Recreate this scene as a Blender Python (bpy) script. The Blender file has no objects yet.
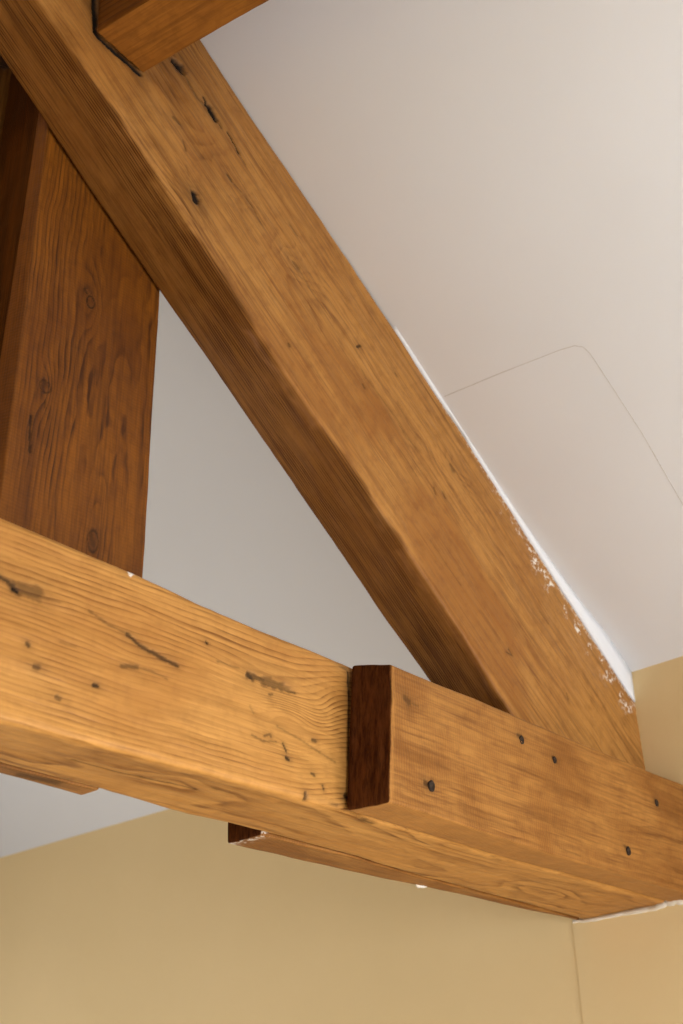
import bpy, math
import numpy as np
from mathutils import Vector, Matrix

scene = bpy.context.scene
COL = scene.collection
EYE = 1.45                                   # height of the lens above the attic floor

# ------------------------------------------------------------------ camera
F = Vector((0.6437, 0.5812, 0.4978)).normalized()
Rr = Vector((0.6785, -0.7344, -0.0198)); Rr = (Rr - F * Rr.dot(F)).normalized()
Uu = Rr.cross(F)
cd = bpy.data.cameras.new('camera')
cam = bpy.data.objects.new('camera', cd); COL.objects.link(cam)
m = Matrix.Identity(4)
for i in range(3):
    m[i][0] = Rr[i]; m[i][1] = Uu[i]; m[i][2] = -F[i]
m[2][3] = EYE
cam.matrix_world = m
cd.sensor_fit = 'VERTICAL'; cd.sensor_height = 36.0; cd.sensor_width = 24.0
cd.lens = 1244.57 / 1024 * 36
cd.clip_start = 0.02
cd.dof.use_dof = True; cd.dof.focus_distance = 1.76; cd.dof.aperture_fstop = 5.0
scene.camera = cam

# ------------------------------------------------------------------ light and exposure
scene.view_settings.view_transform = 'Standard'
scene.view_settings.look = 'None'
scene.view_settings.gamma = 1.0
scene.view_settings.use_curve_mapping = False
scene.view_settings.exposure = 0.03
world = bpy.data.worlds.new('sky'); scene.world = world; world.use_nodes = True
wn = world.node_tree.nodes; bg = wn['Background']
bg.inputs[0].default_value = (0.86, 0.93, 1.0, 1); bg.inputs[1].default_value = 1.0

def area(name, loc, aim, sx, sy, power, col):
    l = bpy.data.lights.new(name, 'AREA'); l.shape = 'RECTANGLE'; l.size = sx; l.size_y = sy
    l.energy = power; l.color = col
    o = bpy.data.objects.new(name, l); COL.objects.link(o); o.location = loc
    o.rotation_euler = (Vector(aim) - Vector(loc)).to_track_quat('-Z', 'Y').to_euler()
    return o
# daylight entering by the front and eaves windows, plus an added rear fill (the openings are modelled below)
area('daylight_front_window', (0.95, -2.55, 1.30), (1.15, -0.6, 0.0), 1.5, 1.2, 74, (0.90, 0.95, 1.0))
area('daylight_eaves_window', (1.98, -1.10, 1.05), (0.9, 0.35, 0.15), 1.2, 0.95, 80, (0.90, 0.95, 1.0))
area('fill_rear_lamp', (0.3, 3.90, 1.2), (0.8, 2.2, 0.0), 1.2, 1.1, 28, (0.93, 0.96, 1.0))  # unseen fill added to brighten the space behind the truss

# ------------------------------------------------------------------ helpers
def tag(o, label=None, cat=None, group=None, kind=None):
    if label: o['label'] = label
    if cat: o['category'] = cat
    if group: o['group'] = group
    if kind: o['kind'] = kind
    return o

def hash3(i, j, k, seed):
    n = (i * 73856093) ^ (j * 19349663) ^ (k * 83492791) ^ (seed * 2654435761)
    n = (n ^ (n >> 13)) * 1274126177
    n = n & 0x7fffffff
    n = (n ^ (n >> 16)) & 0xffff
    return n / 32767.5 - 1.0

def vnoise(x, y, z, seed=0):
    x0 = np.floor(x).astype(np.int64); y0 = np.floor(y).astype(np.int64); z0 = np.floor(z).astype(np.int64)
    fx = x - x0; fy = y - y0; fz = z - z0
    fx = fx*fx*(3-2*fx); fy = fy*fy*(3-2*fy); fz = fz*fz*(3-2*fz)
    r = 0
    for a in (0, 1):
        for b in (0, 1):
            for c in (0, 1):
                w = (fx if a else 1-fx)*(fy if b else 1-fy)*(fz if c else 1-fz)
                r = r + w*hash3(x0+a, y0+b, z0+c, seed)
    return r

def new_mesh(name, verts, faces, mat, smooth=True, attrs=None, parent=None):
    me = bpy.data.meshes.new(name)
    me.from_pydata([tuple(v) for v in verts], [], faces)
    me.update()
    if smooth: me.polygons.foreach_set('use_smooth', [True]*len(me.polygons))
    for k, arr in (attrs or {}).items():
        a = me.attributes.new(k, 'FLOAT', 'POINT'); a.data.foreach_set('value', np.asarray(arr, dtype=np.float32))
    me.materials.append(mat)
    o = bpy.data.objects.new(name, me); COL.objects.link(o)
    if parent: o.parent = parent
    return o

def box_mesh(name, lo, hi, mat, parent=None):
    x0, y0, z0 = lo; x1, y1, z1 = hi
    v = [(x0,y0,z0),(x1,y0,z0),(x1,y1,z0),(x0,y1,z0),(x0,y0,z1),(x1,y0,z1),(x1,y1,z1),(x0,y1,z1)]
    f = [(0,3,2,1),(4,5,6,7),(0,1,5,4),(1,2,6,5),(2,3,7,6),(3,0,4,7)]
    return new_mesh(name, v, f, mat, False, parent=parent)

# ------------------------------------------------------------------ materials
class NT:
    def __init__(s, name):
        s.m = bpy.data.materials.new(name); s.m.use_nodes = True
        s.t = s.m.node_tree; s.b = s.t.nodes['Principled BSDF']
    def n(s, typ, **kw):
        o = s.t.nodes.new(typ)
        for k, v in kw.items(): setattr(o, k, v)
        return o
    def l(s, a, b): s.t.links.new(a, b)
    def val(s, sock, v):
        if hasattr(v, 'links') or hasattr(v, 'is_output'): s.l(v, sock)
        else: sock.default_value = v
    def math(s, op, a, b=0.0, c=None):
        o = s.n('ShaderNodeMath', operation=op)
        s.val(o.inputs[0], a); s.val(o.inputs[1], b)
        if c is not None: s.val(o.inputs[2], c)
        return o.outputs[0]
    def vmath(s, op, a, b):
        o = s.n('ShaderNodeVectorMath', operation=op)
        s.val(o.inputs[0], a); s.val(o.inputs[1], b)
        return o.outputs['Value'] if op in ('LENGTH', 'DOT_PRODUCT') else o.outputs[0]
    def noise(s, vec, scale, detail=3, rough=.5, dist=0):
        o = s.n('ShaderNodeTexNoise'); s.l(vec, o.inputs['Vector'])
        o.inputs['Scale'].default_value = scale; o.inputs['Detail'].default_value = detail
        o.inputs['Roughness'].default_value = rough; o.inputs['Distortion'].default_value = dist
        return o.outputs['Fac']
    def mix(s, f, a, b, mode='MIX'):
        o = s.n('ShaderNodeMix', data_type='RGBA', blend_type=mode)
        s.val(o.inputs[0], f); s.val(o.inputs[6], a); s.val(o.inputs[7], b)
        return o.outputs[2]
    def attr(s, name):
        o = s.n('ShaderNodeAttribute', attribute_type='GEOMETRY', attribute_name=name); return o.outputs['Fac']
    def remap(s, v, a, b, c=0., d=1.):
        o = s.n('ShaderNodeMapRange'); s.l(v, o.inputs[0])
        for i, q in enumerate((a, b, c, d)): o.inputs[i+1].default_value = q
        return o.outputs[0]

def wood(name, light, dark, stain, freq=140., pith=(-.25, -.1), warp=.012, ring=.6, fibre=.35, mott=.5,
         rough=.55, saw=0., bump=.35, stretch=1.0, spec=.18, mscale=7., offset=(0, 0, 0)):
    """timber: local x runs along the piece"""
    w = NT(name)
    tc = w.n('ShaderNodeTexCoord'); P = w.vmath('ADD', tc.outputs['Object'], offset)
    cross = w.vmath('MULTIPLY', P, (0.02*stretch, 1, 1))
    lo = w.noise(w.vmath('MULTIPLY', P, (2.2*stretch, 6, 6)), 1.0, 3, .5, .3)
    lo2 = w.noise(w.vmath('MULTIPLY', P, (14*stretch, 22, 22)), 1.0, 2, .5)
    rad = w.vmath('LENGTH', w.vmath('ADD', cross, (0, pith[0], pith[1])), (0, 0, 0))
    rad = w.math('MULTIPLY_ADD', lo, warp*2.2, rad)
    rad = w.math('MULTIPLY_ADD', lo2, warp*.32, rad)
    rad = w.math('ADD', rad, w.attr('warp'))
    fr = w.math('FRACT', w.math('MULTIPLY', rad, freq))
    # early wood pale, rising slowly to a narrow dark late-wood line
    late = w.math('POWER', fr, 2.6)
    fall = w.remap(fr, .86, 1.0, 1.0, 0.0)
    late = w.math('MULTIPLY', late, fall)
    fib = w.noise(w.vmath('MULTIPLY', P, (9, 260, 260)), 1.0, 3, .6)
    fib2 = w.noise(w.vmath('MULTIPLY', P, (3.5, 70, 70)), 1.0, 3, .6)
    mo = w.noise(w.vmath('MULTIPLY', P, (.55, 1, 1)), mscale, 4, .6, .6)
    mo2 = w.noise(P, 45, 4, .65)
    ringm = w.remap(w.noise(w.vmath('MULTIPLY', P, (1.0, 2.6, 2.6)), 3.2, 3), .38, .60, .15, 1.05)
    brk = w.remap(w.noise(w.vmath('MULTIPLY', P, (14, 90, 90)), 1.0, 3, .6), .32, .62, .25, 1.15)
    age_shade_m = w.n('ShaderNodeClamp'); w.l(w.attr('age_shade'), age_shade_m.inputs[0])  # aged wood and painted-in shade share this mask
    wearm = w.n('ShaderNodeClamp'); w.l(w.math('MULTIPLY', w.attr('age_shade'), -1.0), wearm.inputs[0])
    late = w.math('MULTIPLY', late, brk)
    f = w.math('MULTIPLY', w.math('MULTIPLY', late, ringm), w.math('MULTIPLY_ADD', age_shade_m.outputs[0], 1.6, ring*2.1))
    f = w.math('ADD', f, w.math('MULTIPLY', w.math('SUBTRACT', fib, .5), fibre*1.6))
    f = w.math('ADD', f, w.math('MULTIPLY', w.math('SUBTRACT', fib2, .5), fibre*1.6))
    f = w.math('ADD', f, .18)
    fc = w.n('ShaderNodeClamp'); w.l(f, fc.inputs[0])
    c = w.mix(fc.outputs[0], light+(1,), dark+(1,))
    mm = w.math('MULTIPLY', w.remap(mo, .40, .68), mott)
    c = w.mix(mm, c, stain+(1,), 'MIX')
    old_shade_c = w.mix(w.remap(fc.outputs[0], 0, 1), tuple(q*.62 for q in stain)+(1,), tuple(q*.22 for q in dark)+(1,))
    ac = w.n('ShaderNodeClamp'); w.l(w.attr('age_shade'), ac.inputs[0])
    c = w.mix(ac.outputs[0], c, old_shade_c)
    c = w.mix(w.math('MULTIPLY', w.remap(mo2, .48, .75), mott*.45), c, dark+(1,))
    wearc = w.mix(w.remap(mo2, .35, .6), tuple(min(1, q*1.22) for q in light)+(1,), light+(1,))
    c = w.mix(wearm.outputs[0], c, wearc)
    h = w.math('MULTIPLY', late, -.5*ring)
    if saw:
        wv = w.n('ShaderNodeTexWave', wave_type='BANDS', bands_direction='X'); w.l(P, wv.inputs[0])
        wv.inputs['Scale'].default_value = 62; wv.inputs['Distortion'].default_value = 4.5; wv.inputs['Detail'].default_value = 2
        pat = w.math('MULTIPLY', w.math('SUBTRACT', 1.0, wv.outputs['Fac']), w.remap(mo, .35, .6, .25, 1.))
        c = w.mix(w.math('MULTIPLY', pat, saw), c, dark+(1,))
        h = w.math('ADD', h, w.math('MULTIPLY', pat, -saw))
    h = w.math('ADD', h, w.math('MULTIPLY', fib, .7)); h = w.math('ADD', h, w.math('MULTIPLY', fib2, .5))
    h = w.math('ADD', h, w.math('MULTIPLY', mo2, .5))
    mk = w.attr('mark')
    mc = w.n('ShaderNodeClamp'); w.l(mk, mc.inputs[0])
    c = w.mix(mc.outputs[0], c, (.018, .013, .010, 1))
    pc = w.n('ShaderNodeClamp')
    spk = w.noise(w.vmath('MULTIPLY', P, (1, 1, 1)), 130, 3, .6)
    w.l(w.math('MULTIPLY', w.attr('pale'), w.remap(spk, .50, .58)), pc.inputs[0])
    c = w.mix(pc.outputs[0], c, (.78, .72, .64, 1))
    ec = w.n('ShaderNodeClamp'); w.l(w.attr('endg'), ec.inputs[0])
    endc = w.mix(w.remap(w.noise(w.vmath('MULTIPLY', P, (1, 1, .18)), 150, 3, .7), .35, .7), (.105, .032, .009, 1), (.030, .010, .004, 1))
    c = w.mix(ec.outputs[0], c, endc)
    w.l(c, w.b.inputs['Base Color'])
    w.b.inputs['Roughness'].default_value = rough
    w.l(w.math('MULTIPLY', w.math('SUBTRACT', 1.0, w.math('MAXIMUM', ec.outputs[0], w.math('MAXIMUM', mc.outputs[0], age_shade_m.outputs[0]))), spec), w.b.inputs['Specular IOR Level'])
    bp = w.n('ShaderNodeBump'); bp.inputs['Strength'].default_value = bump; bp.inputs['Distance'].default_value = .0015
    w.l(h, bp.inputs['Height']); w.l(bp.outputs[0], w.b.inputs['Normal'])
    return w.m

def paint(name, a, b, scale=2.5, rough=.8, bump=.2):
    w = NT(name); tc = w.n('ShaderNodeTexCoord'); P = tc.outputs['Object']
    n1 = w.noise(P, scale, 4, .55); n2 = w.noise(P, 60, 4, .6); n3 = w.noise(P, 9, 3, .6)
    w.l(w.mix(w.remap(n1, .3, .7), a+(1,), b+(1,)), w.b.inputs['Base Color'])
    w.b.inputs['Roughness'].default_value = rough; w.b.inputs['Specular IOR Level'].default_value = .25
    bp = w.n('ShaderNodeBump'); bp.inputs['Strength'].default_value = bump; bp.inputs['Distance'].default_value = .004
    w.l(w.math('ADD', w.math('MULTIPLY', n2, .25), n3), bp.inputs['Height']); w.l(bp.outputs[0], w.b.inputs['Normal'])
    return w.m

M_white = paint('white_plaster', (.725, .725, .745), (.705, .705, .725))
M_yellow = paint('yellow_plaster', (.745, .565, .305), (.715, .54, .285))
M_bead = paint('rough_white_plaster', (.72, .66, .59), (.60, .48, .33), scale=40, bump=.8)
M_crack = paint('hairline', (.42, .38, .35), (.60, .57, .54), scale=18)
M_floor = paint('pale_carpet', (.72, .67, .60), (.66, .61, .55), scale=30)
TIE = wood('honey_pine', (.52, .250, .062), (.18, .066, .012), (.34, .138, .027), freq=150, pith=(-1.15, -.22), warp=.014, ring=.62, fibre=.55, mott=.65, rough=.5, bump=.4)
RAFT = wood('amber_pine', (.40, .183, .044), (.12, .038, .007), (.25, .092, .017), freq=270, pith=(-.80, -.14), warp=.007, ring=.26, fibre=1.0, mott=.85, rough=.5, bump=.4, mscale=5)
CLEAT = wood('sawn_amber_pine', (.37, .163, .038), (.10, .032, .006), (.205, .073, .012), freq=150, pith=(.1, .3), warp=.012, ring=.22, fibre=.9, mott=.7, rough=.55, saw=.28, bump=.5, mscale=12)
POST = wood('red_brown_pine', (.195, .062, .005), (.034, .009, .0015), (.100, .028, .003), freq=250, pith=(-.86, -1.0), warp=.014, ring=.65, fibre=.85, mott=.7, rough=.5, saw=.15, bump=.4)
PURL = wood('orange_pine', (.29, .108, .016), (.09, .026, .004), (.17, .054, .008), freq=140, pith=(-.2, .1), warp=.01, ring=.35, fibre=.8, mott=.85, rough=.5, bump=.3)
DARK = wood('dark_old_timber', (.15, .062, .02), (.06, .022, .008), (.10, .04, .012), freq=80, pith=(-.2, .1), ring=.5, fibre=.4, mott=.5)
IRON = NT('rusty_iron'); IRON.b.inputs['Base Color'].default_value = (.030, .018, .011, 1); IRON.b.inputs['Specular IOR Level'].default_value = .15; IRON.b.inputs['Roughness'].default_value = .7; IRON = IRON.m

# ------------------------------------------------------------------ the sloping ceiling's old, slightly wavy line
CX_ = np.array([-.2, .35, .8924, 1.123, 1.3743, 1.7072, 1.86, 2.03, 2.20])
CZ_ = np.array([2.48, 2.090, 1.7030, 1.5400, 1.3630, 1.1110, 1.009, .9150, .810])
RTX = np.array([.02, .8924, 1.0, 1.123, 1.25, 1.3743, 1.5407, 1.7072, 1.86, 2.0206, 2.08])
RTZ = np.array([2.325, 1.7040, 1.624, 1.5378, 1.447, 1.3590, 1.2330, 1.1015, .984, .8610, .815])   # the rafter's upper arris
def ceilz(x): return float(np.interp(x, CX_, CZ_))
def smooth_prof():
    xs = np.linspace(-.02, 2.14, 160); zs = np.interp(xs, CX_, CZ_)
    k = np.ones(7)/7
    zz = np.convolve(np.pad(zs - (-.735*xs), 3, mode='edge'), k, 'valid') + (-.735*xs)
    return xs, zz
XS, ZS = smooth_prof()
def cz(x): return np.interp(x, XS, ZS)

# ------------------------------------------------------------------ room shell
Y0, Y1 = -2.65, 4.0
W = 2.03
def slope_slab(name, xs, zs, mat, t=.12):
    v = []; f = []
    ys = np.linspace(Y0, Y1, 2)
    n = len(xs)
    for y in ys:
        for x, z in zip(xs, zs): v.append((x, y, z+EYE))
        for x, z in zip(xs, zs): v.append((x, y, z+EYE+t))
    m2 = 2*n
    for i in range(n-1):
        f.append((i, m2+i, m2+i+1, i+1)); f.append((n+i, n+i+1, m2+n+i+1, m2+n+i))
        f.append((i, i+1, n+i+1, n+i)); f.append((m2+i, m2+n+i, m2+n+i+1, m2+i+1))
    f.append((0, n, m2+n, m2)); f.append((n-1, m2+n-1, m2+2*n-1, 2*n-1))
    return new_mesh(name, v, f, mat, True)
ceil = tag(slope_slab('ceiling', XS, ZS, M_white), kind='structure')
tag(slope_slab('ceiling_far_slope', -2.0 + (XS[::-1]*-1 + 2.0), ZS[::-1], M_white), kind='structure')
tag(box_mesh('floor', (-2.3, Y0, -.1), (2.3, Y1, 0), M_floor), kind='structure')

# eaves wall in two lengths: the nearer one is plastered a few millimetres proud and ends beside the tie beam
KY = 1.284
HZ = .918+EYE
WY = [Y0, -1.75, -.45, KY]; WZ = [0, .45, 1.60, HZ]      # the low eaves window lies well to the right of the picture
v = [(x, y, z) for x in (W, W+.2) for y in WY for z in WZ]; f = []
for a in range(3):
    for c in range(3):
        q = [a*4+c, a*4+c+1, (a+1)*4+c+1, (a+1)*4+c]
        if (a, c) != (1, 1): f += [q, [k+16 for k in q[::-1]]]
f += [[5, 21, 22, 6], [9, 10, 26, 25], [5, 9, 25, 21], [6, 22, 26, 10], [0, 16, 19, 3], [12, 15, 31, 28], [0, 12, 28, 16], [3, 19, 31, 15]]
tag(new_mesh('wall_right', v, f, M_yellow, False), kind='structure')
v = [(W+.0015, KY, 0), (W+.2, KY, 0), (W+.2, Y1, 0), (1.968, Y1, 0)]
v = v + [(v[0][0], KY, .914+EYE), (W+.2, KY, .85+EYE), (W+.2, Y1, .85+EYE), (1.968, Y1, .968+EYE)]
tag(new_mesh('wall_right_far', v, [(0,3,2,1),(4,5,6,7),(0,1,5,4),(1,2,6,5),(2,3,7,6),(3,0,4,7)], M_yellow, False), kind='structure')
tag(box_mesh('wall_left', (-2.2, Y0, 0), (-2.0, Y1, .90+EYE), M_yellow), kind='structure')

def gable(name, y, t, wx0, wx1, wz0, wz1):
    """gable wall with a window opening"""
    g = []
    top = [(-2.1, .82+EYE), (0, 2.36+EYE), (2.1, .82+EYE)]
    outer = [(-2.1, 0), (2.1, 0), (2.1, .9+EYE), (0, 2.45+EYE), (-2.1, .9+EYE)]
    inner = [(wx0, wz0), (wx1, wz0), (wx1, wz1), (wx0, wz1)]
    v = [(x, y, z) for x, z in outer+inner] + [(x, y+t, z) for x, z in outer+inner]
    fs = [(0,1,6,5), (1,2,7,6), (2,3,7), (3,8,7), (3,4,8), (4,0,5,8)]
    f = [q for q in fs] + [tuple(i+9 for i in reversed(q)) for q in fs]
    f += [(i, i+9, (i+1) % 5 + 9, (i+1) % 5) for i in range(5)]
    f += [(5+i, 5+(i+1) % 4, 14+(i+1) % 4, 14+i) for i in range(4)]
    return tag(new_mesh(name, v, f, M_white, False), kind='structure')
gable('wall_front', Y0-.15, .15, .15, 1.75, .55, 1.95)
gable('wall_back', Y1, .15, -.35, .95, .6, 1.8)

# ------------------------------------------------------------------ timber builder
def seg_dist(px, py, pts):
    d = np.full(px.shape, 9.9)
    if len(pts) == 1: return np.hypot(px-pts[0][0], py-pts[0][1])
    for (ax, ay), (bx, by) in zip(pts[:-1], pts[1:]):
        dx, dy = bx-ax, by-ay; L = dx*dx+dy*dy+1e-12
        t = np.clip(((px-ax)*dx+(py-ay)*dy)/L, 0, 1)
        d = np.minimum(d, np.hypot(px-ax-t*dx, py-ay-t*dy))
    return d

def timber(name, frame, corners, u_ends, fine, du, dside, mat, r=.006, rough=.0012, marks=None, warps=None,
           pale=None, age_shade=None, endg=(0, 0), seed=1, step=.03, knots=None):
    """frame = origin, x axis (length), y axis, z axis.  corners = one polyline [(u, a, b), ...] per arris.
    u_ends = two functions (a, b) -> u.  fine = (u0, u1) range with du sampling.  dside = sampling step of each side."""
    O, ex, ey, ez = [np.array(q, float) for q in frame]
    umin = min(c[0][0] for c in corners); umax = max(c[-1][0] for c in corners)
    us = np.concatenate([np.arange(umin, fine[0], step), np.arange(fine[0], fine[1], du), np.arange(fine[1], umax+1e-6, step)])
    us = np.unique(np.round(np.append(us, umax), 6))
    N = len(corners)
    C = np.zeros((len(us), N, 2))
    for k, c in enumerate(corners):
        c = np.array(c, float)
        for j in (1, 2):
            g = np.interp(us, c[:, 0], c[:, j]); C[:, k, j-1] = g
    mid = len(us)//2
    rows = []; sides = []
    for k in range(N):
        kn = (k+1) % N; kp = (k-1) % N
        L = np.linalg.norm(C[mid, kn]-C[mid, k]); Lp = np.linalg.norm(C[mid, kp]-C[mid, k])
        rr = min(r, L*.3, Lp*.3)
        for t in (0., .25, .5, .75):                 # arris k, rounded
            w = np.zeros(N)
            a = (1-t)**2; b = 2*t*(1-t); c_ = t*t
            w[kp] += a*rr/Lp; w[k] += a*(1-rr/Lp)+b+c_*(1-rr/L); w[kn] += c_*rr/L
            rows.append(w); sides.append(k if t >= .5 else kp)
        n = max(2, int((L-2*rr)/dside[k]))
        for i in range(n):
            s = rr/L+(1-2*rr/L)*i/n
            w = np.zeros(N); w[k] = 1-s; w[kn] = s
            rows.append(w); sides.append(k)
    Wm = np.array(rows); sides = np.array(sides); npm = len(rows)
    XY = np.einsum('pk,ukc->upc', Wm, C)              # (nu, np, 2)
    tang = np.roll(XY, -1, 1)-np.roll(XY, 1, 1)
    nrm = np.stack([tang[..., 1], -tang[..., 0]], -1); nrm /= np.linalg.norm(nrm, axis=-1, keepdims=True)+1e-9
    cen = XY.mean(1, keepdims=True)
    if ((XY-cen)*nrm).sum() < 0: nrm = -nrm
    U = np.repeat(us[:, None], npm, 1)
    u0 = u_ends[0](XY[..., 0], XY[..., 1]); u1 = u_ends[1](XY[..., 0], XY[..., 1])
    U = np.clip(U, u0, u1)
    A, B = XY[..., 0], XY[..., 1]
    disp = rough*(1.1*vnoise(U*7, A*18, B*18, seed)+.55*vnoise(U*22, A*60, B*60, seed+1)+.22*vnoise(U*60, A*260, B*260, seed+2))
    # world position on the undisturbed surface, for the marks
    Pw = O+U[..., None]*ex+A[..., None]*ey+B[..., None]*ez
    mark = np.zeros(U.shape); pl = np.zeros(U.shape); wp = np.zeros(U.shape)
    for side, ax, ml in (marks or []):
        sel = np.isin(sides, side)
        px = Pw[:, sel, ax[0]]; py = Pw[:, sel, ax[1]]
        jag = 1+.30*vnoise(px*140, py*140, px*0, seed+5)+.18*vnoise(px*420, py*420, px*0, seed+6)
        for pts, w, dk, dp in ml:
            d = seg_dist(px, py, pts)
            w = max(w*(.60 if w < .009 else .72), .0014)
            x = d/(w*jag)
            g = np.clip(1.5-x, 0, 1); g = g*g*(3-2*g)
            halo = .28*dk*np.exp(-(d/(w*3.0))**2)
            mark[:, sel] = np.maximum(mark[:, sel], np.maximum(g*dk, halo))
            disp[:, sel] -= dp*.35*g
    for side, ax, kl in (knots or []):
        sel = np.isin(sides, side)
        px = Pw[:, sel, ax[0]]; py = Pw[:, sel, ax[1]]
        for cx, cy, rx, ry, dk in kl:
            q = np.hypot((px-cx)/rx, (py-cy)/ry)*(1+.06*vnoise(px*200, py*200, px*0, seed+9))
            ring = np.exp(-((q-1)/.16)**2)*dk+.12*(q < 1)
            mark[:, sel] = np.maximum(mark[:, sel], ring)
            disp[:, sel] -= .0012*np.exp(-((q-1)/.2)**2)
    for side, ax, wl in (warps or []):
        sel = np.isin(sides, side)
        px = Pw[:, sel, ax[0]]; py = Pw[:, sel, ax[1]]
        for cx, cy, rx, ry, amp in wl:
            wp[:, sel] += amp*np.exp(-((px-cx)/rx)**2-((py-cy)/ry)**2)
    if pale: pl = pale(Pw, sides)
    ag = age_shade(Pw, sides) if age_shade else np.zeros(U.shape)
    XY = XY+nrm*disp[..., None]
    P = O+U[..., None]*ex+XY[..., 0:1]*ey+XY[..., 1:2]*ez
    # local mesh coordinates: x along the timber
    loc = np.stack([U, XY[..., 0], XY[..., 1]], -1)
    nu = len(us)
    verts = loc.reshape(-1, 3)
    eg = np.zeros(nu*npm)
    i = np.arange(nu-1)[:, None]; j = np.arange(npm)[None]; jn = (j+1) % npm
    quads = np.stack([i*npm+j, i*npm+jn, (i+1)*npm+jn, (i+1)*npm+j], -1).reshape(-1, 4)
    faces = quads.tolist(); verts = verts.tolist(); mark = mark.reshape(-1).tolist(); pl = pl.reshape(-1).tolist(); wp = wp.reshape(-1).tolist(); ag = ag.reshape(-1).tolist(); eg = eg.tolist()
    # caps: shrinking rings, slightly rounded at the rim
    for e, (base, sgn) in enumerate(((0, -1), ((nu-1)*npm, 1))):
        ringv = np.array(verts[base:base+npm]); cc = ringv.mean(0)
        prev = list(range(base, base+npm)); K = 14
        # first a copy of the rim so that the cap shades flat
        for q in range(0, K):
            s = 1-.012 if q == 0 else (1-q/K)
            rv = cc+(ringv-cc)*s
            off = sgn*(.0012 if q == 0 else .002)
            nz = .0012*vnoise(rv[:, 1]*90, rv[:, 2]*30, rv[:, 0]*0, seed+20)
            rv[:, 0] += off+nz*(q > 0)
            st = len(verts); verts += rv.tolist()
            mark += [0.]*npm; pl += [0.]*npm; wp += [0.]*npm; ag += [0.]*npm; eg += [float(endg[e])]*npm
            cur = list(range(st, st+npm))
            for jj in range(npm):
                a, b = prev[jj], prev[(jj+1) % npm]; c_, d_ = cur[(jj+1) % npm], cur[jj]
                faces.append([a, d_, c_, b] if e == 0 else [a, b, c_, d_])
            prev = cur
        faces.append(prev[::-1] if e == 1 else prev)
    o = new_mesh(name, verts, faces, mat, True, {'mark': mark, 'pale': pl, 'warp': wp, 'endg': eg, 'age_shade': ag})
    mw = Matrix.Identity(4)
    for a in range(3):
        mw[a][0] = ex[a]; mw[a][1] = ey[a]; mw[a][2] = ez[a]; mw[a][3] = O[a]
    o.matrix_world = mw
    import bmesh
    bm = bmesh.new(); bm.from_mesh(o.data); bmesh.ops.recalc_face_normals(bm, faces=bm.faces); bm.to_mesh(o.data); bm.free()
    return o

def Z(l):   # marks are written in eye-height coordinates (x, z)
    return [[[(a, b+EYE) for a, b in pts], w, d, dp] for pts, w, d, dp in l]
const = lambda c: (lambda a, b: np.full(a.shape, c))
XF = ((0, 0, EYE), (1, 0, 0), (0, 1, 0), (0, 0, 1))     # length along world x

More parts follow.
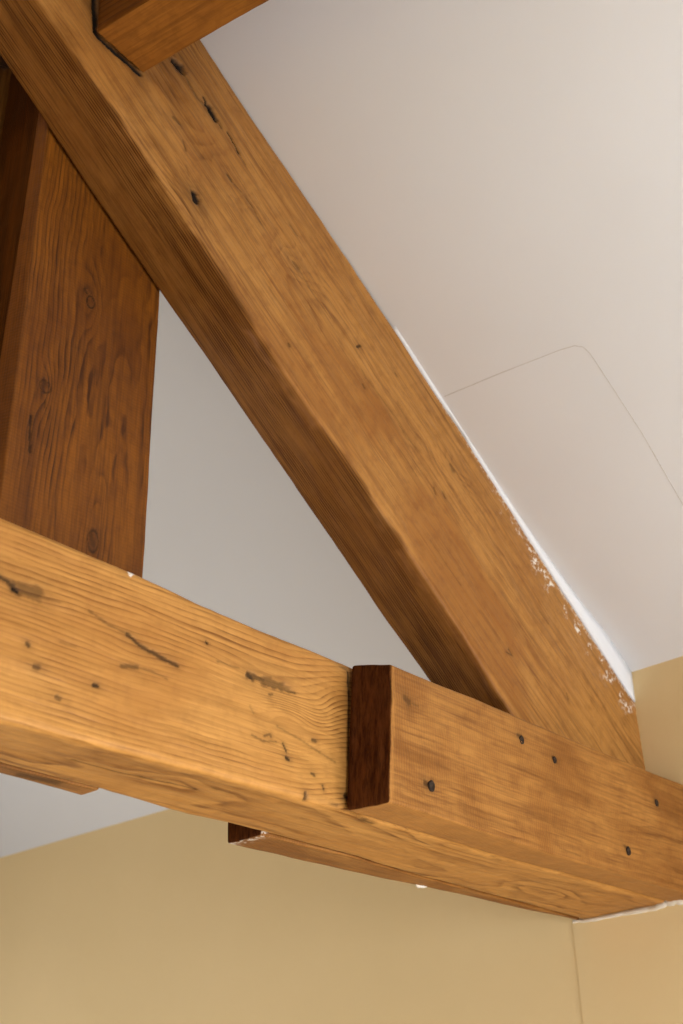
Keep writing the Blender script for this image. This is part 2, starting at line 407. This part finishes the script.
# cracks, holes and stains: [polyline, width, darkness, depth]
RF = [[[[0.8418, 1.6082], [0.8524, 1.6056]], 0.0138, 1, 0.014], [[[0.8358, 1.6053], [0.8457, 1.6138]], 0.0063, 1, 0.01], [[[0.8544, 1.6073], [0.8724, 1.5855], [0.8903, 1.5681], [0.9075, 1.5638]], 0.0063, 0.45, 0.007], [[[0.9026, 1.5781], [0.9139, 1.5666]], 0.005, 1, 0.01], [[[0.9139, 1.5666], [0.9229, 1.5578], [0.9296, 1.5518]], 0.01, 1, 0.012], [[[0.9296, 1.5518], [0.9409, 1.5424]], 0.005, 0.9, 0.012], [[[0.9563, 1.5407], [0.9676, 1.5313], [0.9814, 1.5146]], 0.0044, 0.95, 0.008], [[[0.9814, 1.5146], [0.9974, 1.4996]], 0.0019, 0.5, 0.003], [[[0.8944, 1.3637], [0.899, 1.3526]], 0.01, 1, 0.012], [[[0.845, 1.4897], [0.8573, 1.4863]], 0.0075, 0.45, 0.002], [[[0.8652, 1.4556], [0.8723, 1.4375]], 0.0031, 0.55, 0.002], [[[0.874, 1.4071], [0.8809, 1.3913]], 0.0019, 0.3, 0.001], [[[0.9594, 1.45], [0.9682, 1.4434]], 0.005, 0.6, 0.003], [[[0.9682, 1.4434], [0.9858, 1.4364], [1.0126, 1.4205], [1.0262, 1.4062], [1.0352, 1.3973]], 0.0025, 0.5, 0.002], [[[1.0989, 1.4399], [1.1177, 1.4261]], 0.0023, 0.5, 0.002], [[[1.1082, 1.3639], [1.1198, 1.3584]], 0.0075, 0.5, 0.002], [[[1.1198, 1.3584], [1.1361, 1.3431], [1.1524, 1.3277]], 0.002, 0.4, 0.001], [[[1.1524, 1.3277], [1.1924, 1.2968]], 0.0015, 0.3, 0.001], [[[1.2578, 1.273], [1.2655, 1.2794]], 0.0056, 0.85, 0.004], [[[1.097, 1.1907], [1.0992, 1.188]], 0.0037, 0.6, 0.002], [[[1.2685, 1.2313], [1.278, 1.2199], [1.3123, 1.2029], [1.3567, 1.1741], [1.4061, 1.1328]], 0.002, 0.35, 0.001], [[[1.2698, 1.2035], [1.2745, 1.1979]], 0.0037, 0.5, 0.002], [[[1.4944, 1.1463], [1.5019, 1.1373]], 0.0075, 0.5, 0.001], [[[1.4441, 1.0781], [1.4485, 1.0682]], 0.004, 0.5, 0.002], [[[1.4686, 1.0806], [1.4733, 1.0727]], 0.0037, 0.5, 0.002], [[[1.3551, 1.2706], [1.3602, 1.2669]], 0.0031, 0.5, 0.001], [[[1.6228, 0.8381], [1.6304, 0.8313]], 0.0037, 0.6, 0.002], [[[1.6131, 0.8297], [1.6328, 0.8284]], 0.0019, 0.6, 0.001], [[[1.7316, 0.9431], [1.7537, 0.9268]], 0.0019, 0.3, 0.001], [[[1.7867, 0.8028], [1.791, 0.7928]], 0.0037, 0.4, 0.001], [[[1.3614, 1.1662], [1.3785, 1.1502], [1.4116, 1.1353]], 0.0017, 0.4, 0.001], [[[1.424, 0.9704], [1.4974, 0.9142]], 0.0014, 0.3, 0.001], [[[1.5482, 0.8857], [1.5987, 0.8471]], 0.0014, 0.25, 0.001], [[[0.7546, 1.5404], [0.762, 1.5203]], 0.0019, 0.3, 0.001]]
TF = [[[[0.6376, 0.6218], [0.6531, 0.62], [0.6639, 0.6165]], 0.0056, 0.85, 0.003], [[[0.6639, 0.6165], [0.6769, 0.6162], [0.694, 0.6172]], 0.0125, 0.62, 0.002], [[[0.6643, 0.613], [0.6696, 0.6124]], 0.005, 1, 0.005], [[[0.6943, 0.6148], [0.7251, 0.6167]], 0.002, 0.35, 0.0005], [[[0.7666, 0.6206], [0.7933, 0.6128], [0.823, 0.6096]], 0.0028, 0.45, 0.001], [[[0.823, 0.6096], [0.8417, 0.6013], [0.8695, 0.5969], [0.9012, 0.5921]], 0.005, 0.8, 0.003], [[[0.8177, 0.5674], [0.8409, 0.573]], 0.0045, 0.6, 0.002], [[[0.8409, 0.573], [0.8619, 0.5742], [0.8868, 0.5711]], 0.0023, 0.4, 0.001], [[[0.7303, 0.5704], [0.7521, 0.5711]], 0.0019, 0.25, 0.0005], [[[1.0189, 0.6145], [1.0242, 0.6133]], 0.0088, 0.9, 0.004], [[[1.0242, 0.6147], [1.0456, 0.6153]], 0.0069, 0.75, 0.003], [[[1.0456, 0.6139], [1.0785, 0.6163]], 0.01, 0.66, 0.003], [[[1.0785, 0.6163], [1.0915, 0.6143]], 0.0075, 0.6, 0.003], [[[1.0896, 0.6138], [1.1046, 0.6137]], 0.0037, 0.6, 0.003], [[[0.9443, 0.6372], [0.9461, 0.6364]], 0.0037, 0.95, 0.003], [[[0.6886, 0.555], [0.69, 0.5543]], 0.0045, 0.8, 0.002], [[[0.7018, 0.532], [0.7057, 0.532]], 0.0063, 0.6, 0.002], [[[0.7809, 0.5336], [0.7864, 0.5339]], 0.0045, 0.95, 0.003], [[[0.7336, 0.5062], [0.7377, 0.505]], 0.005, 0.6, 0.002], [[[1.0567, 0.5991], [1.0621, 0.6006]], 0.0037, 0.6, 0.002], [[[1.0807, 0.5376], [1.0862, 0.5282]], 0.003, 0.8, 0.002], [[[1.0862, 0.5203], [1.0916, 0.5189]], 0.0043, 0.9, 0.003], [[[1.0468, 0.5398], [1.0573, 0.5451], [1.0592, 0.5416]], 0.0028, 0.6, 0.002], [[[1.0259, 0.5359], [1.0434, 0.5324], [1.0681, 0.5371]], 0.0015, 0.5, 0.001], [[[1.1364, 0.5566], [1.1421, 0.5567]], 0.0037, 0.7, 0.002], [[[1.1321, 0.5109], [1.1377, 0.5095]], 0.0037, 0.7, 0.002], [[[1.1526, 0.4981], [1.1544, 0.4932]], 0.0031, 0.7, 0.002], [[[1.0697, 0.559], [1.1119, 0.552], [1.1784, 0.5364]], 0.0011, 0.4, 0.001], [[[0.9653, 0.6178], [1.003, 0.6195]], 0.0014, 0.4, 0.001], [[[1.1207, 0.482], [1.1225, 0.4745]], 0.005, 0.8, 0.004], [[[1.1336, 0.4795], [1.1579, 0.4807], [1.1827, 0.4778]], 0.0025, 0.5, 0.002], [[[1.0216, 0.5732], [1.0288, 0.5658]], 0.0019, 0.3, 0.001], [[[1.2086, 0.6739], [1.2093, 0.6324]], 0.0037, 0.9, 0.002], [[[1.2093, 0.6324], [1.2063, 0.5457], [1.2087, 0.498]], 0.002, 0.7, 0.002], [[[1.1967, 0.4941], [1.2103, 0.4889]], 0.0063, 0.9, 0.004], [[[1.184, 0.6787], [1.2107, 0.6745]], 0.0025, 0.5, 0.001]]
TU = [[[[0.8049, 1.1499], [0.8602, 1.1511], [0.9202, 1.1508], [0.9887, 1.1454]], 0.0023, 0.7, 0.002], [[[0.8362, 1.2154], [0.8492, 1.2134]], 0.0025, 0.4, 0.001], [[[1.1821, 1.0732], [1.2025, 1.0724]], 0.0063, 0.8, 0.004], [[[1.2339, 1.0936], [1.2599, 1.0952]], 0.005, 0.7, 0.003], [[[1.3001, 1.0707], [1.3116, 1.0733]], 0.005, 0.9, 0.003], [[[1.3106, 1.0742], [1.3498, 1.0854], [1.3825, 1.076]], 0.0037, 0.45, 0.002], [[[1.1688, 1.1421], [1.2256, 1.1407]], 0.0015, 0.3, 0.001], [[[1.3907, 1.0825], [1.4476, 1.073], [1.5537, 1.0979]], 0.0025, 0.35, 0.002], [[[0.9401, 1.0745], [0.9545, 1.0607]], 0.0019, 0.4, 0.001], [[[1.6928, 1.122], [1.8113, 1.1053]], 0.0025, 0.3, 0.001], [[[0.9976, 1.1258], [1.0065, 1.1284]], 0.0025, 0.5, 0.001]]
CF = [[[[1.2445, 0.6236], [1.2529, 0.6216]], 0.0088, 0.55, 0.002], [[[1.2529, 0.6216], [1.2721, 0.6209]], 0.0031, 0.4, 0.001], [[[1.2805, 0.5138], [1.2888, 0.5115]], 0.0075, 0.7, 0.002], [[[1.5099, 0.6384], [1.5201, 0.6378]], 0.0063, 0.6, 0.001], [[[1.6004, 0.6253], [1.6077, 0.6206]], 0.0056, 0.55, 0.002], [[[1.7842, 0.5206], [1.7929, 0.519]], 0.005, 0.5, 0.001], [[[1.9058, 0.6212], [1.9137, 0.6141]], 0.0063, 0.5, 0.001], [[[1.4707, 0.6838], [1.5755, 0.6842]], 0.0015, 0.3, 0.001], [[[1.5926, 0.4829], [1.6458, 0.4804]], 0.0015, 0.3, 0.001]]
PF = [[[[0.7333, 0.9344], [0.7348, 0.9098], [0.7385, 0.8804]], 0.0033, 0.8, 0.003], [[[0.7955, 1.1852], [0.7994, 1.1819]], 0.005, 0.6, 0.001], [[[0.7462, 0.9993], [0.7519, 0.9923]], 0.0063, 0.4, 0.001], [[[0.7518, 0.966], [0.7529, 0.9568]], 0.002, 0.5, 0.001], [[[0.6901, 1.2956], [0.6935, 1.2825]], 0.0031, 0.6, 0.001], [[[0.8447, 0.7989], [0.8493, 0.7856]], 0.0063, 0.45, 0.001], [[[0.7891, 1.0785], [0.7927, 1.0769]], 0.0025, 0.3, 0.001]]


def bead(name, pts, rads, mat, seed, n=8, sub=8, squash=1.0):
    P = np.array(pts, float); t = np.linspace(0, len(P)-1, (len(P)-1)*sub+1)
    Q = np.stack([np.interp(t, np.arange(len(P)), P[:, k]) for k in range(3)], -1); Rd = np.interp(t, np.arange(len(P)), rads)
    v = []; f = []
    for i in range(len(Q)):
        d = Q[min(i+1, len(Q)-1)]-Q[max(i-1, 0)]; d /= np.linalg.norm(d)+1e-9
        a = np.cross(d, (0.3, 0.2, 1)); a /= np.linalg.norm(a); b = np.cross(d, a)
        for k in range(n):
            an = 2*math.pi*k/n
            r_ = Rd[i]*(1+.35*float(vnoise(np.array(i*.7), np.array(k*.9), np.array(0.), seed)))
            v.append(Q[i]+r_*(math.cos(an)*a+math.sin(an)*b))
    for i in range(len(Q)-1):
        for k in range(n): f.append((i*n+k, i*n+(k+1) % n, (i+1)*n+(k+1) % n, (i+1)*n+k))
    f.append(tuple(range(n))[::-1]); f.append(tuple((len(Q)-1)*n+k for k in range(n)))
    return new_mesh(name, v, f, mat, True)

# ------------------------------------------------------------------ tie beam
yt = 1.086
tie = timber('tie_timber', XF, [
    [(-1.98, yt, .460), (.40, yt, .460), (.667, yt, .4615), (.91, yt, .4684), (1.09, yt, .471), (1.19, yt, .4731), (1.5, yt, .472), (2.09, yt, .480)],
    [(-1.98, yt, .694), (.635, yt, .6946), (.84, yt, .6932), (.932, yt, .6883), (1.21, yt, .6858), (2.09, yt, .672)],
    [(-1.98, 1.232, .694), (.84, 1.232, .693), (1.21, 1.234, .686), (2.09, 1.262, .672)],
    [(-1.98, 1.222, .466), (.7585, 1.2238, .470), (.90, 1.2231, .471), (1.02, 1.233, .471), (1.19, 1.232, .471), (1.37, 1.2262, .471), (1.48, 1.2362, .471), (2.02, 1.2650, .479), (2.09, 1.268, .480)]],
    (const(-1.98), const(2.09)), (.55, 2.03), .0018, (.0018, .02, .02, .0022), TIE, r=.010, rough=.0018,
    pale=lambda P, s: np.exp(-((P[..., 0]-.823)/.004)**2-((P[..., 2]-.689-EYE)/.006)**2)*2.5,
    age_shade=lambda P, s: -.55*np.exp(-((P[..., 2]-.474-EYE)/.010)**2)*(P[..., 1] < 1.10)*np.clip(.6+vnoise(P[..., 0]*25, P[..., 2]*80, P[..., 1]*80, 33), 0, 1)+(.45*np.exp(-((P[..., 0]-1.222)/.014)**2)+.22*np.exp(-((P[..., 0]-1.20)/.03)**2)*np.clip(.6+vnoise(P[..., 0]*60, P[..., 2]*25, P[..., 1]*10, 36), 0, 1))*(P[..., 1] < 1.09),  # worn lower arris lighter; shade beside the front cleat put into the colour
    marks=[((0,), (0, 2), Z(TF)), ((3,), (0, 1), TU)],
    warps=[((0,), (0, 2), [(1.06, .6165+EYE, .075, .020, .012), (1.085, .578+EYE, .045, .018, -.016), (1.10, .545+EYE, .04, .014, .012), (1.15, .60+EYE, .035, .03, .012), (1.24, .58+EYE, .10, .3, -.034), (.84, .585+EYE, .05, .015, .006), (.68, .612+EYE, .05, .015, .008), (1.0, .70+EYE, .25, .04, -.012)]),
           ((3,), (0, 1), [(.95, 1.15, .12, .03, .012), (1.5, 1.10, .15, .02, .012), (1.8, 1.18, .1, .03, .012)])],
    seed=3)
tag(tie, 'large honey-coloured tie beam with wavy grain, running level into the yellow wall', 'beam')

# ------------------------------------------------------------------ cleats clasping the tie beam
def nail(cx, cz_, parent, r=.0042, y=1.0148):
    v = []; f = []; n = 20
    prof = [(r*1.0, .0016), (r*1.0, -.0006), (r*.80, -.0013), (r*.62, -.0006), (r*.55, .0002), (0.0001, .0000)]
    for rad, dy in prof:
        for i in range(n):
            a = 2*math.pi*i/n
            rr_ = rad*(1+.10*math.sin(a*2+1)+.05*math.sin(a*5))
            v.append((rr_*math.cos(a)*.78, dy, rr_*math.sin(a)*1.12))
    for k in range(len(prof)-1):
        for i in range(n):
            f.append((k*n+i, k*n+(i+1) % n, (k+1)*n+(i+1) % n, (k+1)*n+i))
    o = new_mesh('nail_head', v, f, IRON, True, parent=parent)
    o.location = (cx, y-.0006, cz_)
    return o

ycl = 1.0148
cl = timber('front_cleat', XF, [
    [(1.19, ycl, .4705), (1.30, ycl, .4725), (1.57, ycl, .469), (1.955, ycl, .4746), (2.09, ycl, .4765)],
    [(1.19, ycl+.001, .668), (1.222, ycl, .668), (1.57, ycl, .6705), (2.09, ycl, .6720)],
    [(1.19, 1.0815, .684), (1.25, 1.0815, .681), (1.57, 1.0815, .674), (2.09, 1.0815, .672)],
    [(1.19, 1.0815, .4725), (1.5, 1.0815, .4725), (2.09, 1.0815, .480)]],
    (lambda a, b: 1.204+(b-.47)*.085-(a-ycl)*.13, const(2.09)), (1.19, 2.04), .0018, (.0018, .008, .02, .003), CLEAT, r=.0045, rough=.0013,
    marks=[((0,), (0, 2), Z(CF))], endg=(1, 0), seed=11,
    age_shade=lambda P, s: (s == 3)[None]*-.75-.6*np.clip(1-np.abs(P[..., 2]-EYE-.672)/.006, 0, 1)*np.clip(.4+vnoise(P[..., 0]*60, P[..., 2]*60, P[..., 1]*60, 34), 0, 1)-.7*np.clip(1-np.abs(P[..., 0]-1.207-(P[..., 2]-EYE-.47)*.08)/.006, 0, 1)+.35*np.clip((P[..., 0]-1.85)/.2, 0, 1)*np.clip(.3+vnoise(P[..., 0]*14, P[..., 2]*14, P[..., 1]*9, 35), 0, 1),
    warps=[((0,), (0, 2), [(1.25, .622+EYE, .03, .02, .01), (1.29, .512+EYE, .03, .02, .01), (1.75, .57+EYE, .1, .05, .015)])])
tag(cl, 'sawn cleat with nail heads on the near side of the tie beam', 'cleat')
for cx, cz_, r_ in ((1.2918, .5119, .0078), (1.5179, .6323, .0068), (1.6036, .621, .0055), (1.9094, .6165, .0062), (1.793, .514, .0070)):
    nail(cx, cz_, cl, r_)

cr = timber('rear_cleat', XF, [
    [(1.18, 1.2355, .470), (1.37, 1.229, .470), (1.48, 1.239, .4705), (2.02, 1.268, .479), (2.09, 1.271, .480)],
    [(1.18, 1.2365, .680), (2.09, 1.272, .680)],
    [(1.18, 1.3040, .680), (1.49, 1.288, .680), (2.09, 1.281, .68)],
    [(1.18, 1.3036, .471), (1.49, 1.2862, .471), (1.75, 1.276, .474), (2.017, 1.2725, .479), (2.09, 1.275, .480)]],
    (const(1.1885), const(2.09)), (1.18, 2.04), .003, (.01, .02, .02, .003), CLEAT, r=.003, rough=.0012, endg=(1, 0), seed=21,
    pale=lambda P, s: np.exp(-((P[..., 0]-1.19)/.01)**2-((P[..., 2]-.475-EYE)/.012)**2)*.9)
tag(cr, 'thin cleat behind the tie beam, a strip below it with a small dark end', 'cleat')

chip = bead('plaster_chip', [(1.575, 1.280, .4725), (1.583, 1.282, .4722), (1.594, 1.280, .4728), (1.600, 1.278, .473)], [.001, .0032, .0028, .001], M_bead, 17)
chip.parent = cr; chip.matrix_parent_inverse = Matrix.Identity(4); tag(chip, 'small white plaster lump')
pk = timber('rear_plank', XF, [
    [(-1.98, 1.2275, .466), (.74, 1.2285, .470), (.905, 1.2280, .471)],
    [(-1.98, 1.2375, .693), (.905, 1.2375, .693)],
    [(-1.98, 1.2575, .693), (.905, 1.2590, .693)],
    [(-1.98, 1.2530, .466), (.779, 1.2545, .471), (.905, 1.2594, .471)]],
    (const(-1.98), lambda a, b: .9025-(a-1.2223)*.1), (.5, .91), .003, (.01, .02, .02, .002), CLEAT, r=.002, rough=.001, seed=31,
    marks=[((3,), (0, 1), [[[(.80, 1.243), (.845, 1.238)], .012, .6, .001]])], endg=(0, 1))
tag(pk, 'thin brown plank end showing below the tie beam at the left', 'plank')

# ------------------------------------------------------------------ principal rafter
th = math.radians(37.4)
ex = (math.cos(th), 0, -math.sin(th)); ez = (math.sin(th), 0, math.cos(th))
RO = np.array((.0, 0, 2.0+EYE))
def UW(x, z, y):
    d = np.array((x, 0, z+EYE))-RO
    return (float(d @ np.array(ex)), y, float(d @ np.array(ez)))
yr = 1.0924; yrb = 1.2056
front_low = [(.02, 1.972), (.40, 1.6725), (.5881, 1.5222), (.7528, 1.4020), (.8674, 1.3120), (1.0052, 1.1915), (1.2454, 1.015), (1.3463, .9403), (1.4934, .8250), (1.586, .7420), (1.70, .652), (2.3, .19)]
top = [(x, min(z, float(cz(x))+.002)) for x, z in zip(RTX, RTZ)]
back_low = [(.02, 1.965), (.6042, 1.5107), (.9281, 1.2569), (1.2134, 1.0422), (1.4026, .8931), (1.527, .8021), (1.70, .662), (2.3, .2)]
def foot(a, b):                                   # the foot is cut level on the tie beam, the heel upright inside the wall
    u_z = (RO[2]-EYE+b*math.cos(th)-.687)/math.sin(th)
    u_x = (2.075-b*math.sin(th))/math.cos(th)
    return np.minimum(u_z, u_x)
def head(a, b): return (0.03-b*math.sin(th))/math.cos(th)
def raft_age_shade(P, s):                              # rough, unplaned underside, its shade put into the colour, ragged edge over the arris
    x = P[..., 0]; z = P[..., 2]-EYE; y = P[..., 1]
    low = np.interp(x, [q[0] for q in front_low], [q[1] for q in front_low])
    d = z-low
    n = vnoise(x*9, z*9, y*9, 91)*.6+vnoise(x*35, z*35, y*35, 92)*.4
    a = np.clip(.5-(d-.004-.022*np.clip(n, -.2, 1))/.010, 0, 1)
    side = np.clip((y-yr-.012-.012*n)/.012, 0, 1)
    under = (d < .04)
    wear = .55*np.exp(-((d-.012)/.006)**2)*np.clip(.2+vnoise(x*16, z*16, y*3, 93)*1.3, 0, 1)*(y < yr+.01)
    upper_shade = .68*np.clip((1.05-x)/.35, 0, 1)*np.clip(.45+vnoise(x*7, z*7, y*7, 94)+.5*vnoise(x*22, z*22, y*22, 95), 0, 1)  # redder upper end, with the purlin's shade put into the colour
    return np.maximum(upper_shade, np.maximum(a*.75*under, side*under*.78)*(.8+.2*np.clip(n+.5, 0, 1)))-wear
def raft_pale(P, s):
    x = P[..., 0]; z = P[..., 2]-EYE
    d = np.interp(x, RTX, RTZ)-z                                   # below the ceiling line
    edge = np.clip(1.25-d/.013, 0, 1)*np.clip((x-1.42)/.12, 0, 1)*1.0
    spots = np.exp(-((d-.035)/.022)**2)*np.clip((x-1.58)/.15, 0, 1)*np.clip((vnoise(x*55, z*55, x*0, 77)-.15)*3, 0, 1)
    edge2 = np.clip(1.2-d/.006, 0, 1)*np.clip(vnoise(x*30, z*30, x*0, 78)+.4, 0, 1)*.8
    onf = (np.abs(P[..., 1]-yr) < .01)
    return np.maximum(np.maximum(edge, spots), edge2)*onf
rf = timber('rafter', (RO, ex, (0, 1, 0), ez), [
    [UW(x, z, yr) for x, z in front_low], [UW(x, z, yr) for x, z in top], [UW(x, z, yrb) for x, z in top], [UW(x, z, yrb) for x, z in back_low]],
    (head, foot), (UW(.55, 1.55, yr)[0]-.12, 2.60), .0019, (.0019, .03, .02, .0025), RAFT, r=.006, rough=.0016,
    marks=[((0,), (0, 2), Z(RF+[[[(.673, 1.75), (.679, 1.62), (.690, 1.546), (.702, 1.540), (.775, 1.5275)], .0085, 1, .012]]))], pale=raft_pale, age_shade=raft_age_shade, seed=41, step=.02,
    warps=[((0,), (0, 2), [(1.11, 1.362+EYE, .05, .03, .012), (1.5, 1.14+EYE, .05, .03, .010), (.96, 1.45+EYE, .06, .05, .012), (.9, 1.36+EYE, .05, .05, .01)])])
tag(rf, 'long sloping pine rafter under the white ceiling, footed on the tie beam', 'rafter')

# ------------------------------------------------------------------ post behind the rafter, standing on tie beam and plank
ptop = lambda a, b: cz(a)-.012
pst = timber('post', ((0, 0, EYE), (0, 0, 1), (1, 0, 0), (0, 1, 0)), [
    [(.686, .7048, 1.2090), (.8633, .7042, 1.2090), (1.3753, .7014, 1.2090), (1.95, .698, 1.2090)],
    [(.686, .935, 1.2090), (.775, .9345, 1.2090), (1.2667, .9308, 1.2090), (1.95, .927, 1.2090)],
    [(.686, .935, 1.335), (1.95, .927, 1.335)],
    [(.686, .6940, 1.335), (1.95, .6920, 1.335)],
    [(.686, .6940, 1.238), (1.016, .6938, 1.2377), (1.3837, .6934, 1.2297), (1.95, .692, 1.225)]],
    (const(.6985), ptop), (.686, 1.45), .0022, (.002, .02, .02, .006, .004), POST, r=.0025, rough=.0009,
    age_shade=lambda P, s: (s == 3)[None]*.65+(s == 4)[None]*-.30+P[..., 0]*0,  # left side's shade put into the colour; chamfer lightened
    marks=[((0,), (0, 2), Z(PF))], seed=51, step=.02,
    knots=[((0,), (0, 2), [(.8077, 1.1702+EYE, .0072, .0105, .85), (.803, 1.186+EYE, .004, .004, .5), (.749, .990+EYE, .009, .010, .6), (.8487, .7914+EYE, .009, .016, .5)])],
    warps=[((0,), (0, 2), [(.8077, 1.172+EYE, .02, .06, .012), (.8487, .79+EYE, .022, .10, .016), (.749, .99+EYE, .014, .04, .008), (.86, 1.03+EYE, .03, .25, .008)])])
tag(pst, 'wide upright red-brown post with knots, standing behind the rafter above the tie beam', 'post')

stt = timber('strut_board', ((0, 0, EYE), (0, 0, 1), (1, 0, 0), (0, 1, 0)), [
    [(.686, .48, 1.345), (1.72, .48, 1.345)], [(.686, .86, 1.345), (1.72, .86, 1.345)],
    [(.686, .86, 1.39), (1.72, .86, 1.39)], [(.686, .48, 1.39), (1.72, .48, 1.39)]],
    (const(.69), lambda a, b: 1.672+(a-.6858)*.5), (.69, .70), .01, (.01, .02, .02, .02), RAFT, r=.002, rough=.001, seed=61, step=.02)
tag(stt, 'tan board peeping out at the far left edge, behind the dark side of the post', 'board')
clb = timber('collar_timber', XF, [
    [(-.65, 1.396, 1.56), (.72, 1.396, 1.56)], [(-.65, 1.396, 1.80), (.72, 1.396, 1.80)],
    [(-.65, 1.46, 1.80), (.72, 1.46, 1.80)], [(-.65, 1.46, 1.56), (.72, 1.46, 1.56)]],
    (const(-.65), const(.72)), (.5, .7), .01, (.01, .02, .02, .02), DARK, r=.003, seed=71)
tag(clb, 'very dark timber at the upper left edge, above the tan board', 'beam')

# ------------------------------------------------------------------ purlin butting the rafter at the top of the picture
pd = np.array((.103, -1.0, -.123)); pd /= np.linalg.norm(pd)
pz = np.array((0, 0, 1.0)); pz -= pd*(pz @ pd); pz /= np.linalg.norm(pz)
py_ = np.cross(pz, pd)
PO = np.array((.689, 1.0862, 1.540+EYE))
def PV(x, z):
    d = np.array((x, 1.0862, z+EYE))-PO
    # slide along the purlin to the cross-section through PO
    return float(d @ py_), float(d @ pz)
pc = [PV(.777, 1.526), PV(.689, 1.540), PV(.672, 1.815), PV(.762, 1.750)]
def pstart(a, b):                                  # plane y = 1.0862
    P = PO+a[..., None]*py_+b[..., None]*pz
    return (1.0862-P[..., 1])/pd[1]
prl = timber('purlin', (PO, pd, py_, pz), [[(-.05, *q), (3.6, *q)] for q in pc],
    (pstart, const(3.6)), (-.05, .5), .0025, (.003, .006, .02, .03), PURL, r=.002, rough=.0012,
    age_shade=lambda P, s: (s == 1)[None]*.55+P[..., 0]*0, seed=81, step=.05,  # shade of the left face painted into its colour
    marks=[((0,), (0, 1), [])])
tag(prl, 'orange-brown purlin end butting the rafter at the top edge, running towards the viewer', 'purlin')

# ------------------------------------------------------------------ plaster beads and hairline crack
tag(bead('trim_1', [(W, 1.282, .4780+EYE), (W, 1.24, .4745+EYE), (W, 1.18, .4755+EYE), (W, 1.11, .4755+EYE), (W, 1.084, .480+EYE), (W, 1.066, .4815+EYE), (W, 1.045, .478+EYE), (W, 1.012, .474+EYE), (W, 1.008, .52+EYE), (W, 1.009, .66+EYE)],
    [.003, .0035, .0035, .005, .0065, .008, .006, .004, .003, .002], M_bead, 5), kind='structure')
fv = []; ff = []; NX = 60
for x in np.linspace(1.36, 2.03, NX):
    zr = float(np.interp(x, RTX, RTZ)); zc = float(cz(x)); g = max(zc-zr, .0012)
    fl = 1-max(0., min(1., (x-1.93)/.09))
    wob = .0012*float(vnoise(np.array(x*40), np.array(0.), np.array(0.), 7))+.0006*float(vnoise(np.array(x*140), np.array(0.), np.array(0.), 8))
    fv += [(x, yr-.0010, zr+.0008+wob+EYE), (x, yr-.0012-.06*g*fl, zr+.30*g+EYE), (x, yr-.0016-.10*g*fl, zr+.62*g+EYE), (x, yr-.002-.22*g*fl, zc+.0008+EYE), (x, yr+.02, zc+.004+EYE), (x, yr+.006, zr+.0008+EYE)]
for i in range(NX-1):
    for k in range(6): ff.append((i*6+k, i*6+(k+1) % 6, (i+1)*6+(k+1) % 6, (i+1)*6+k))
ff += [(5, 4, 3, 2, 1, 0), tuple((NX-1)*6+k for k in range(6))]
tag(new_mesh('trim_2', fv, ff, M_white, True), kind='structure')
cp = [(1.4820, 1.0840), (1.4890, .968), (1.4980, .850), (1.5020, .8236), (1.509, .812), (1.5210, .8078), (1.5600, .8060), (1.6503, .8030), (1.72, .806), (1.7801, .8098), (1.92, .812)]
cq = []
for (xa, ya), (xb, yb_) in zip(cp[:-1], cp[1:]):
    cq += [(xa+(xb-xa)*t, ya+(yb_-ya)*t) for t in np.arange(0, 1, .1)]
cq.append(cp[-1])
ck = bead('trim_3', [(x, y, float(cz(x))+EYE-.0001) for x, y in cq], [.00055]*len(cq), M_crack, 13, sub=2)
tag(ck, kind='structure')
